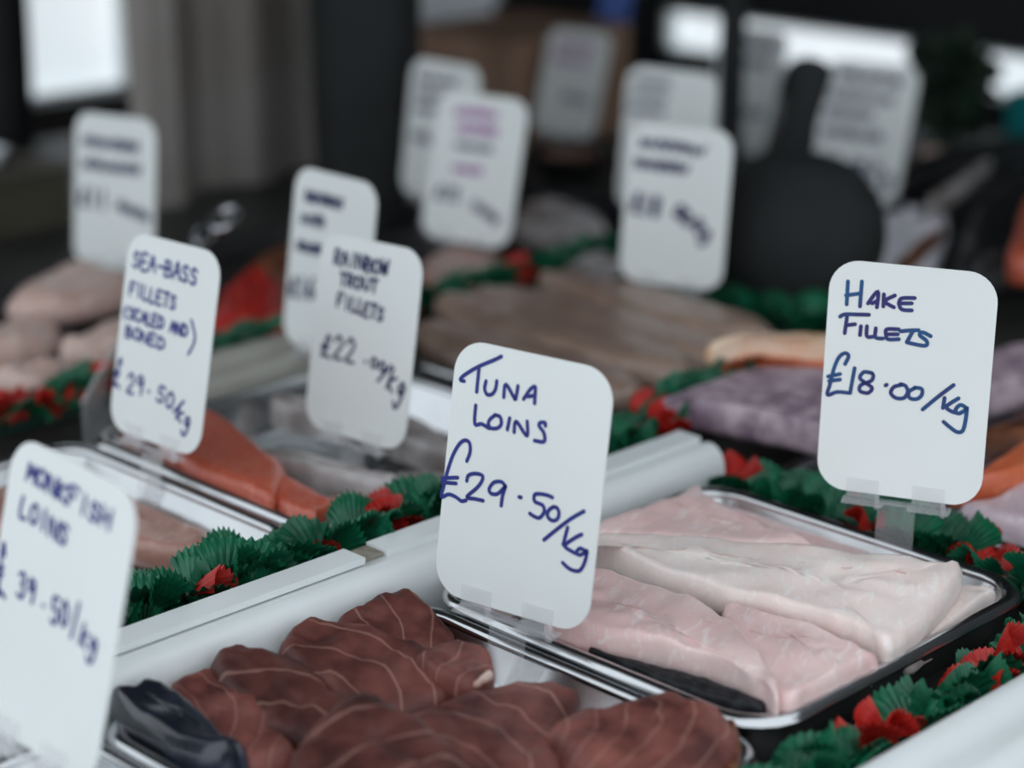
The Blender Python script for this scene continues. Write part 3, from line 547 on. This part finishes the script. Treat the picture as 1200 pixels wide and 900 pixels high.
def trim(ax, fixed, a0, a1, z, label, seed, reds, step=.0105, sc_=1.0, lean=0.):
    "a plastic parsley strip: ax = axis it runs along, reds = list of (from, to) where red leaves stand"
    rnd = random.Random(seed); mid = (a0+a1)/2
    root = thing('parsley_trim', (mid, fixed, z) if ax == 0 else (fixed, mid, z), label, 'garnish', 'plastic parsley trims')
    l = (a1-a0)/2; b = MB()
    b.box((-l, -.008, 0), (l, .008, .008)) if ax == 0 else b.box((-.008, -l, 0), (.008, l, .008))
    b.build('base_strip', M['dkgreen'], root)
    n = int((a1-a0)/step)
    for i in range(n):
        for side in (-1, 1):
            p = -l + (i+.5)*step + rnd.uniform(-.003, .003)
            red = any(u <= p+mid <= v for u, v in reds)
            if red and rnd.random() < .25: red = False
            me = rnd.choice(RL if red else GL)
            o = bpy.data.objects.new('leaf', me); COL.objects.link(o); o.parent = root
            off = side*rnd.uniform(.001, .008)
            o.location = (p, off, .002) if ax == 0 else (off, p, .002)
            base = (0 if ax == 0 else math.pi/2) + (0 if side < 0 else math.pi)
            o.rotation_euler = (rnd.uniform(.0, .6) , rnd.uniform(-.5, .5), base + rnd.uniform(-.7, .7))
            s = sc_*rnd.uniform(.8, 1.12)*(1.05 if red else 1); o.scale = (s, s, s)
    return root
trim(1, -.160, -.27, .33, .026, 'green and red plastic parsley trim along the white rail', 3, [(at(172, 690, .04).y, at(200, 690, .04).y), (at(352, 640, .04).y, at(366, 640, .04).y), (at(408, 610, .045).y, at(478, 600, .045).y), (.29, .33)], sc_=1.1)
trim(0, .298, -.105, .225, .012, 'plastic parsley trim behind the hake tray', 5, [(at(828, 545, .03).x, at(885, 545, .03).x), (at(1020, 605, .03).x, at(1045, 605, .03).x), (at(1125, 640, .03).x, at(1180, 650, .03).x)], sc_=.95)
trim(1, .208, -.06, .33, .004, 'plastic parsley trim along the front ledge beside the hake', 8, [(at(985, 865, .025).y, at(1045, 835, .025).y), (at(1130, 790, .025).y, at(1190, 760, .025).y), (.26, .30)], sc_=1.0)
trim(1, -.19, .335, .50, .034, 'short parsley trim on the far side of the purple salmon', 9, [(.335, .35)], sc_=.8)
trim(1, -.565, -.10, .32, .010, 'plastic parsley trim behind the sea bass tag', 11, [(-.05, .07), (.10, .13)], sc_=1.05)
trim(1, -.575, .34, .78, .010, 'dark parsley trim behind the long tan fillets', 13, [(.42, .44), (.57, .60)])
trim(0, .655, -.50, -.22, .012, 'parsley trim at the foot of the plain fillet tag', 15, [(-.50, -.47)])
trim(0, .66, -.05, .20, .012, 'parsley trim at the right edge behind the salmon', 17, [(.0, .03)])

# ================================================================== PRICE TAGS
FONT = {
 'A': [[(0, 0), (.5, 1), (1, 0)], [(.2, .4), (.8, .4)]], 'B': [[(0, 0), (0, 1)], [(0, 1), (.75, .9), (.7, .6), (.05, .52), (.9, .4), (.85, .08), (0, 0)]],
 'C': [[(.9, .85), (.5, 1), (.1, .7), (.05, .3), (.45, 0), (.95, .12)]], 'D': [[(0, 0), (0, 1)], [(0, 1), (.7, .9), (1, .5), (.7, .1), (0, 0)]],
 'E': [[(.9, 1), (0, 1), (0, 0), (.95, 0)], [(0, .52), (.7, .52)]], 'F': [[(0, 0), (0, 1), (1, 1)], [(0, .55), (.65, .55)]],
 'H': [[(0, 0), (0, 1)], [(1, 0), (1, 1)], [(0, .5), (1, .5)]], 'I': [[(.5, 0), (.5, 1)]], 'K': [[(0, 0), (0, 1)], [(.9, 1), (.05, .45), (.95, 0)]],
 'L': [[(.1, 1), (.1, 0), (.9, .02)]], 'M': [[(0, 0), (.1, 1), (.5, .35), (.9, 1), (1, 0)]], 'N': [[(0, 0), (0, 1), (.95, 0), (1, 1)]],
 'O': [[(.5, 1), (.1, .75), (.05, .3), (.45, 0), (.9, .25), (.92, .72), (.5, 1)]], 'R': [[(0, 0), (0, 1)], [(0, 1), (.85, .9), (.75, .55), (.05, .48), (.95, 0)]],
 'S': [[(.9, .85), (.5, 1), (.12, .8), (.35, .55), (.8, .4), (.8, .1), (.4, 0), (.02, .12)]], 'T': [[(0, 1), (1, 1)], [(.5, 1), (.45, 0)]],
 'U': [[(0, 1), (.05, .3), (.4, 0), (.85, .2), (1, 1)]], 'W': [[(0, 1), (.2, 0), (.5, .7), (.78, 0), (1, 1)]],
 '0': [[(.5, 1), (.12, .75), (.08, .3), (.45, 0), (.88, .25), (.9, .7), (.5, 1)]], '1': [[(.5, 1), (.45, 0)]],
 '2': [[(.08, .75), (.4, 1), (.85, .8), (.6, .4), (.05, .02), (.95, 0)]], '3': [[(.1, .9), (.6, 1), (.85, .78), (.45, .55), (.9, .35), (.6, 0), (.05, .1)]],
 '4': [[(.7, 0), (.7, 1), (.05, .35), (.95, .35)]], '5': [[(.9, 1), (.2, 1), (.15, .58), (.7, .55), (.85, .2), (.45, 0), (.05, .1)]],
 '6': [[(.8, 1), (.3, .6), (.1, .2), (.45, 0), (.85, .2), (.6, .45), (.15, .3)]],
 '8': [[(.8, .85), (.4, 1), (.15, .75), (.8, .3), (.5, 0), (.1, .2), (.75, .65), (.8, .85)]], '9': [[(.85, .85), (.45, 1), (.1, .75), (.4, .5), (.85, .8), (.8, .4), (.7, 0)]],
 '£': [[(.8, .78), (.7, 1), (.42, .85), (.3, .4), (.02, .02), (.45, .1), (.95, 0)], [(.0, .5), (.65, .55)], [(.0, .38), (.6, .42)]],
 '.': [[(.4, .32), (.55, .32)]], '-': [[(.1, .45), (.9, .45)]], '/': [[(0, 0), (1, 1.05)]], '(': [[(.8, 1.1), (.2, .6), (.7, -.1)]], ')': [[(.35, 1.05), (.95, .5), (.2, 0)]],
 'k': [[(.1, 1), (.1, 0)], [(.9, .7), (.15, .3), (.9, 0)]], 'g': [[(.9, .5), (.5, .7), (.2, .4), (.5, .15), (.85, .45), (.85, -.3), (.5, -.55), (.1, -.35)]], ' ': []}

def text_strokes(txt, u0, v0, u1, v1, h, rnd):
    du, dv = u1-u0, v1-v0; L = math.hypot(du, dv); ex = (du/L, dv/L); ey = (-ex[1], ex[0]); out = []
    def P(a, b): return (u0+ex[0]*a+ey[0]*b, v0+ex[1]*a+ey[1]*b)
    if txt[0] == '~':
        n = int(txt[1]); cw = L/n
        for k in range(n):       # run-together illegible lettering
            m = rnd.choice((3, 4)); s = []
            for q in range(m+1):
                s.append(P(k*cw+cw*.9*q/m+rnd.uniform(-.06, .06)*cw, h*((1 if q % 2 else 0)*rnd.uniform(.75, 1.05)+rnd.uniform(-.05, .08))))
            out.append(s)
            if rnd.random() < .6: out.append([P(k*cw, h*rnd.uniform(.4, .6)), P(k*cw+cw*.6, h*rnd.uniform(.4, .6))])
        return out
    n = len(txt); cw = L/n
    for k, ch in enumerate(txt):
        jx, jy, js = rnd.uniform(-.05, .05), rnd.uniform(-.05, .05), rnd.uniform(.94, 1.06)
        for st in FONT[ch]:
            out.append([P(k*cw+cw*(.1+jx+.76*a), h*(jy+js*b)) for a, b in st])
    return out

def ribbon(mb, pts, width, tf, zoff):
    pp = catmull([(a, b) for a, b in pts], 5) if len(pts) > 2 else [Vector(p) for p in pts]
    q = [pp[0]]
    for p in pp[1:]:
        if (p-q[-1]).length > .05: q.append(p)
    if len(q) < 2: q.append(q[0]+Vector((.3, 0)))
    r = width/2; vs = []; n = len(q)
    for i in range(n):
        t = (q[min(i+1, n-1)]-q[max(i-1, 0)]).normalized(); nn = Vector((-t.y, t.x))
        vs += [q[i]+nn*r, q[i]-nn*r]
    fs = [(2*i, 2*i+1, 2*i+3, 2*i+2) for i in range(n-1)]
    for i, sg in ((0, -1), (n-1, 1)):   # round ends
        t = (q[1]-q[0]) if i == 0 else (q[-1]-q[-2]); t = t.normalized()*sg; nn = Vector((-t.y, t.x)); k = len(vs)
        vs += [q[i]+nn*(r*math.cos(math.pi*j/6))+t*(r*math.sin(math.pi*j/6)) for j in range(7)]
        fs.append(tuple(range(k, k+7)))
    mb.add([tf(v.x, v.y, zoff) for v in vs], fs)

TAGS = {  # scale (distance), level of the foot, label, ink, pen width, per-line ink
 'tuna': (1.0, .004, 'sharp white tag reading Tuna Loins at £29.50 per kilo', 'ink', 2.3),
 'hake': (.96, .006, 'white tag reading Hake Fillets at £18.00 per kilo', 'ink2', 2.5),
 'monk': (1.0, .004, 'nearest white tag, cut off at the left edge, reading Loins £39.50', 'ink', 2.3),
 'seabass': (.93, .004, 'white tag reading Sea-Bass Fillets at £29.50 per kilo', 'ink', 2.4),
 'rainbow': (.94, .004, 'white tag reading Rainbow Trout Fillets at £22.00 per kilo', 'inkd', 2.6),
 'smoked': (.96, .0, 'white tag half hidden behind the rainbow trout tag', 'inkd', 3.4),
 'farleft': (.97, .003, 'blurred white tag below the bright window at far left', 'inkd', 3.6),
 'pink': (.97, .003, 'blurred white tag with pink and blue lettering', 'inkd', 3.0),
 'pinkback': (.98, .0, 'blurred tag half hidden behind the pink-lettered tag', 'inkd', 3.6),
 'turbot': (.945, .0, 'blurred white fillet tag left of the large black fish', 'inkd', 3.5),
 'turbback': (.99, .0, 'wide blurred tag directly behind the top of the fillet tag', 'inkd', 3.2),
 'far12': (.88, .0, 'faint far tag in front of the brown cardboard box', 'inkd', 3.4),
 'far13': (.97, .0, 'far blurred tag just right of the dark pole', 'inkd', 3.4),
 'mid14': (1.05, .0, 'blurred tag with four lines of writing behind the black fish', 'inkd', 3.6),
}
CW, CH, CT = 105., 148., .9
for key, (ps, yaw, lean, roll) in {k: (v[:3], *[math.radians(a) for a in v[3:6]]) for k, v in POSE.items()}.items():
    s, zf, label, ink, pw = TAGS[key]
    rnd = random.Random(hash(label) % 1 + len(label)*7 + ord(key[0]))
    b = CAM + (Vector(ps)-CAM)*s
    wv = RGT*math.cos(yaw) - FWH*math.sin(yaw); nv = -FWH*math.cos(yaw) - RGT*math.sin(yaw)
    hv = UP*math.cos(lean) - nv*math.sin(lean)
    wv, hv = wv*math.cos(roll)-hv*math.sin(roll), hv*math.cos(roll)+wv*math.sin(roll)
    nv = wv.cross(hv); k = s*.001
    def tf(u, v, n): return b + wv*(u*k) + hv*(v*k) + nv*(n*k)
    vf = -(b.z-zf)/(hv.z*k)                       # local v of the foot
    foot = tf(0, vf, 0)
    root = thing('price_tag', foot, label, 'price tag', 'price tags on clear stands')
    ol = rrect(-CW/2, CW/2, 0, CH, 19., 0, 8)
    mb = MB().loft([[tf(x, y, -CT) for x, y, _ in ol], [tf(x, y, 0) for x, y, _ in ol]])
    card = child(mb, 'card', M['card'], root)
    if key in ('tuna', 'hake'):
        for stl in (TUNA if key == 'tuna' else HAKE):
            mb = MB()
            for i, st in enumerate(stl): ribbon(mb, st, pw, tf, .25+.004*i)
            child(mb, 'handwriting', M[ink], root)
    else:
        for (txt, u0, v0, u1, v1, h) in LINES[key]:
            mb = MB(); mi = 'inkp' if txt.endswith('!') else ink
            pl = pw if key in ('monk', 'seabass', 'rainbow') else pw*(.72 if txt[0] == '~' else 1.2)
            for i, st in enumerate(text_strokes(txt, u0, v0, u1, v1, h, rnd)): ribbon(mb, st, pl, tf, .25+.004*i)
            if mb.v: child(mb, 'handwriting', M[mi], root)
    def bx(mb, u0, u1, v0, v1, n0, n1):
        c = [tf(u, v, n) for n in (n0, n1) for u, v in ((u0, v0), (u1, v0), (u1, v1), (u0, v1))]
        return mb.add(c, [(3, 2, 1, 0), (4, 5, 6, 7), (0, 1, 5, 4), (1, 2, 6, 5), (2, 3, 7, 6), (3, 0, 4, 7)])
    child(bx(MB(), -12, 12, vf, -5, -2.2, -.6), 'stem', M['clear'], root)
    child(bx(MB(), -16, 16, vf, vf+2, -10, 14), 'foot', M['clear'], root)
    child(bx(MB(), -34, 34, -5, -3.2, -3.5, 3.5), 'crossbar', M['clear'], root)
    for uc in (-22, 20):
        mb = MB(); bx(mb, uc-10, uc+10, -2.8, 9, .6, 1.8); bx(mb, uc-10, uc+10, -2.8, 6, -2.6, -1.2)
        bx(mb, uc-12, uc+14, -6.5, -5.2, -2, 7); bx(mb, uc+9, uc+11.5, -8.5, 0, 2, 4.5)
        child(mb, 'clip', M['clear'], root)

# ================================================================== SMALL THINGS, BACKGROUND
# tongs with chrome loops behind the sea bass tag
tg = thing('tongs', at(200, 345, .02), 'chrome serving tongs sticking up behind the sea bass tag', 'tongs')
d0 = 1.80
child(MB().tube([at(200, 345, .022), atd(222, 300, d0), atd(238, 280, d0+.02)], [.004, .005, .009], 10), 'handle', M['chrome'], tg, smooth=70)
child(MB().tube([atd(231, 288, d0+.01), atd(238, 278, d0+.02), atd(246, 270, d0+.03)], [.006, .010, .005], 12), 'grip', M['chrome'], tg, smooth=70)
lp = [atd(246+0, 270, d0+.03)+Vector((0, 0, 0))]
ring = []
c0 = atd(263, 256, d0+.04); ex = (atd(272, 243, d0+.05)-c0); ey = RGT*.009
for i in range(13): a = i*2*math.pi/12; ring.append(c0+ex*math.cos(a)+ey*math.sin(a))
child(MB().tube(ring, .0035, 8), 'end_loop', M['chrome'], tg, smooth=70)
# clear divider leaning left of the sea bass tag
a, b2 = at(100, 516, .02), at(140, 440, .02)
dvr = thing('clear_divider', ((a.x+b2.x)/2, (a.y+b2.y)/2, 0), 'clear plastic divider left of the sea bass tag', 'divider')
n_ = Vector((b2.y-a.y, a.x-b2.x, 0)).normalized()*.0015
child(MB().loft([[(p.x+s*n_.x, p.y+s*n_.y, z) for p, s in ((a, 1), (b2, 1), (b2, -1), (a, -1))] for z in (.002, .05)]), 'sheet', M['clear'], dvr)
child(MB().loft([[(p.x+s*n_.x, p.y+s*n_.y, z) for p, s in ((a, 6), (b2, 6), (b2, -1), (a, -1))] for z in (0, .002)]), 'foot', M['clear'], dvr)
# stall post wrapped in black, poles, sheet
def column(name, base, r, z1, mt, label, cat, folds=0., seg=28, flat=1.0):
    loops = []
    for i in range(8):
        z = z1*i/7; rr = r*(1+.10*math.sin(i*.8))if folds else r
        loops.append([(base.x+rr*(1+folds*math.cos(5*q*2*math.pi/seg+i*.3))*math.cos(q*2*math.pi/seg), base.y+rr*flat*(1+folds*math.cos(5*q*2*math.pi/seg+i*.3))*math.sin(q*2*math.pi/seg), z) for q in range(seg)])
    o = MB().loft(loops).build(name, mt, None, loc=(base.x, base.y, 0), smooth=60); return tag(o, label, cat)
column('wrapped_post', at(432, 240, 0), .056, CZ-.01, M['black'], 'thick stall post wrapped in black cloth left of the pink-lettered tag', 'post', .05)
column('stall_pole', at(853, 226, 0), .0145, CZ-.01, M['black'], 'slim dark pole standing behind the fillet tag', 'pole')
column('stall_pole', at(-8, 190, 0), .05, CZ-.01, M['black'], 'dark post at the left edge beside the bright window', 'post', .03)
# hanging sheet
xs = -1.14; ya, yb = on_plane(152, 200, 0, xs).y, on_plane(392, 200, 0, xs).y
front = []; back = []
n = 60
for i in range(n+1):
    y = ya+(yb-ya)*i/n; dx = .020*math.sin(i*.21)+.012*math.sin(i*.093+1)+.003*math.sin(i*.77)
    front.append((xs+dx+.002, y)); back.append((xs+dx-.002, y))
ol = front + back[::-1]
loops = [[(x+.02*(z/1.4)*math.sin(y*9), y, z) for x, y in ol] for z in (.004, .1, .25, .5, .9, 1.02)]
sh = MB().loft(loops).build('plastic_sheet', M['curtain'], None, smooth=60); tag(sh, 'grey hanging plastic sheet right of the bright window', 'curtain')
# cardboard box
k = at(598, 180, 0); bxr = thing('cardboard_box', (k.x-.09, k.y+.11, 0), 'brown cardboard box at the back of the counter', 'box')
child(MB().box((k.x-.19, k.y, 0), (k.x, k.y+.22, .135)), 'box_body', M['cardb'], bxr)
child(MB().box((k.x-.192, k.y-.001, .135), (k.x+.001, k.y+.108, .139)).box((k.x-.192, k.y+.112, .135), (k.x+.001, k.y+.221, .139)), 'flap', M['cardb'], bxr)
# polystyrene box behind it
pk = at(520, 118, 0); pz = .15
pr = thing('polystyrene_box', (pk.x-.05, pk.y+.02, 0), 'white polystyrene box behind the black wrapped post', 'box')
child(MB().box((pk.x-.16, pk.y-.06, 0), (pk.x, pk.y+.10, .13)), 'box_body', M['poly'], pr)
child(MB().box((pk.x-.168, pk.y-.068, .13), (pk.x+.008, pk.y+.108, .16)), 'lid', M['poly'], pr)
# blue cloth strip
b0 = at(716, 128, 0)
mb = MB(); loops = []
for z, dx in ((.0, -.02), (.05, -.01), (.12, .0), (.2, .012), (.5, .02), (.8, .02), (1.03, .02)):
    loops.append([(b0.x+dx*.7+RGT.x*u-FWH.x*v, b0.y+dx*.7+RGT.y*u-FWH.y*v, z) for u, v in ((-.022, .012), (-.008, .018), (.008, .010), (.022, .014), (.022, -.006), (.008, -.010), (-.008, -.002), (-.022, -.008))])
mb.loft(loops); tag(mb.build('cloth_strip', M['blue'], None, smooth=60), 'blue cloth strip hanging beside the brown box', 'cloth')
# olive crate
k = at(86, 262, 0)
cr2 = thing('crate', (k.x-.12, k.y-.12, 0), 'dark olive crate at the left edge below the white tray', 'crate')
mb = MB().box((k.x-.22, k.y-.24, 0), (k.x, k.y, .006))
child(mb, 'crate_floor', M['olive'], cr2)
for nm, a_, b_ in (('side', (k.x-.012, k.y-.24, .006), (k.x, k.y, .056)), ('side', (k.x-.22, k.y-.24, .006), (k.x-.208, k.y, .056)), ('side', (k.x-.208, k.y-.012, .006), (k.x-.012, k.y, .056)), ('side', (k.x-.208, k.y-.24, .006), (k.x-.012, k.y-.228, .056))):
    child(MB().box(a_, b_), nm, M['olive'], cr2)
child(MB().loft([rrect(k.x-.226, k.x+.006, k.y-.246, k.y+.006, .01, z) for z in (.056, .064)]), 'lid', M['olive'], cr2)
wt = thing('white_tray', (k.x-.09, k.y-.11, .064), 'small white tray on the dark crate below the window', 'tray')
child(MB().loft([rrect(k.x-a, k.x-b, k.y-c, k.y-d, r, z) for a, b, c, d, r, z in ((.16, .05, .20, .05, .015, .064), (.17, .04, .21, .04, .02, .082), (.167, .043, .207, .043, .02, .082), (.155, .055, .195, .055, .013, .067))]), 'tray_shell', M['poly'], wt)
# dark dish with red contents
k = at(668, 210, 0)
dr = thing('dark_dish', (k.x, k.y, 0), 'black oval dish right of the pink-lettered tag', 'dish')
def ell(rx, ry, z): return [(k.x+RGT.x*rx*math.cos(t)+FWH.x*ry*math.sin(t), k.y+RGT.y*rx*math.cos(t)+FWH.y*ry*math.sin(t), z) for t in [i*2*math.pi/28 for i in range(28)]]
child(MB().loft([ell(.034, .034, 0), ell(.050, .06, .03), ell(.052, .062, .036), ell(.049, .058, .036), ell(.04, .045, .012)]), 'bowl', M['blackg'], dr, smooth=50)
kk = k.copy(); o = slab([(p[0], p[1]) for p in ell(.036, .04, 0)[::3]], .0125, .02, 'roe', M['tend'], 'reddish brown heap inside the black oval dish', 'fish', None, 0, .003, 120)
# parsley bunch
k = at(1108, 172, 0)
pb = thing('parsley_bunch', (k.x, k.y, 0), 'dark leafy bunch in front of the bright strip window', 'herbs')
child(MB().tube([(k.x, k.y, 0), (k.x, k.y, .05), (k.x+.005, k.y, .10)], [.02, .014, .02], 10), 'stem', M['leafd'], pb, smooth=60)
rnd = random.Random(4)
for i in range(90):
    o = bpy.data.objects.new('leaf', rnd.choice(DL)); COL.objects.link(o); o.parent = pb
    t = rnd.uniform(0, 2*math.pi); r = .05*math.sqrt(rnd.random()); z = rnd.uniform(.02, .115)
    o.location = (r*math.cos(t), r*math.sin(t), z); o.rotation_euler = (rnd.uniform(-.9, .9), rnd.uniform(-.9, .9), rnd.uniform(0, 6.28))
    s = rnd.uniform(.8, 1.2); o.scale = (s, s, s)
# teal crate
k = at(1176, 172, 0)
tr = thing('teal_crate', (k.x+.1, k.y+.12, 0), 'teal plastic crate at the right edge', 'crate')
for nm, a_, b_ in (('crate_floor', (0, 0, 0), (.2, .24, .006)), ('side', (0, 0, .006), (.2, .01, .07)), ('side', (0, .23, .006), (.2, .24, .07)), ('side', (0, .01, .006), (.01, .23, .07)), ('side', (.19, .01, .006), (.2, .23, .07))):
    child(MB().box((k.x+a_[0], k.y+a_[1], a_[2]), (k.x+b_[0], k.y+b_[1], b_[2])), nm, M['teal'], tr)
slab(px2([(1075, 196), (1100, 178), (1150, 176), (1180, 188), (1140, 200)], .0, .025), .0, .025, 'fish_piece', M['pale'], 'pale fish piece in front of the leafy bunch', 'fish', None, .3, .002, 121)
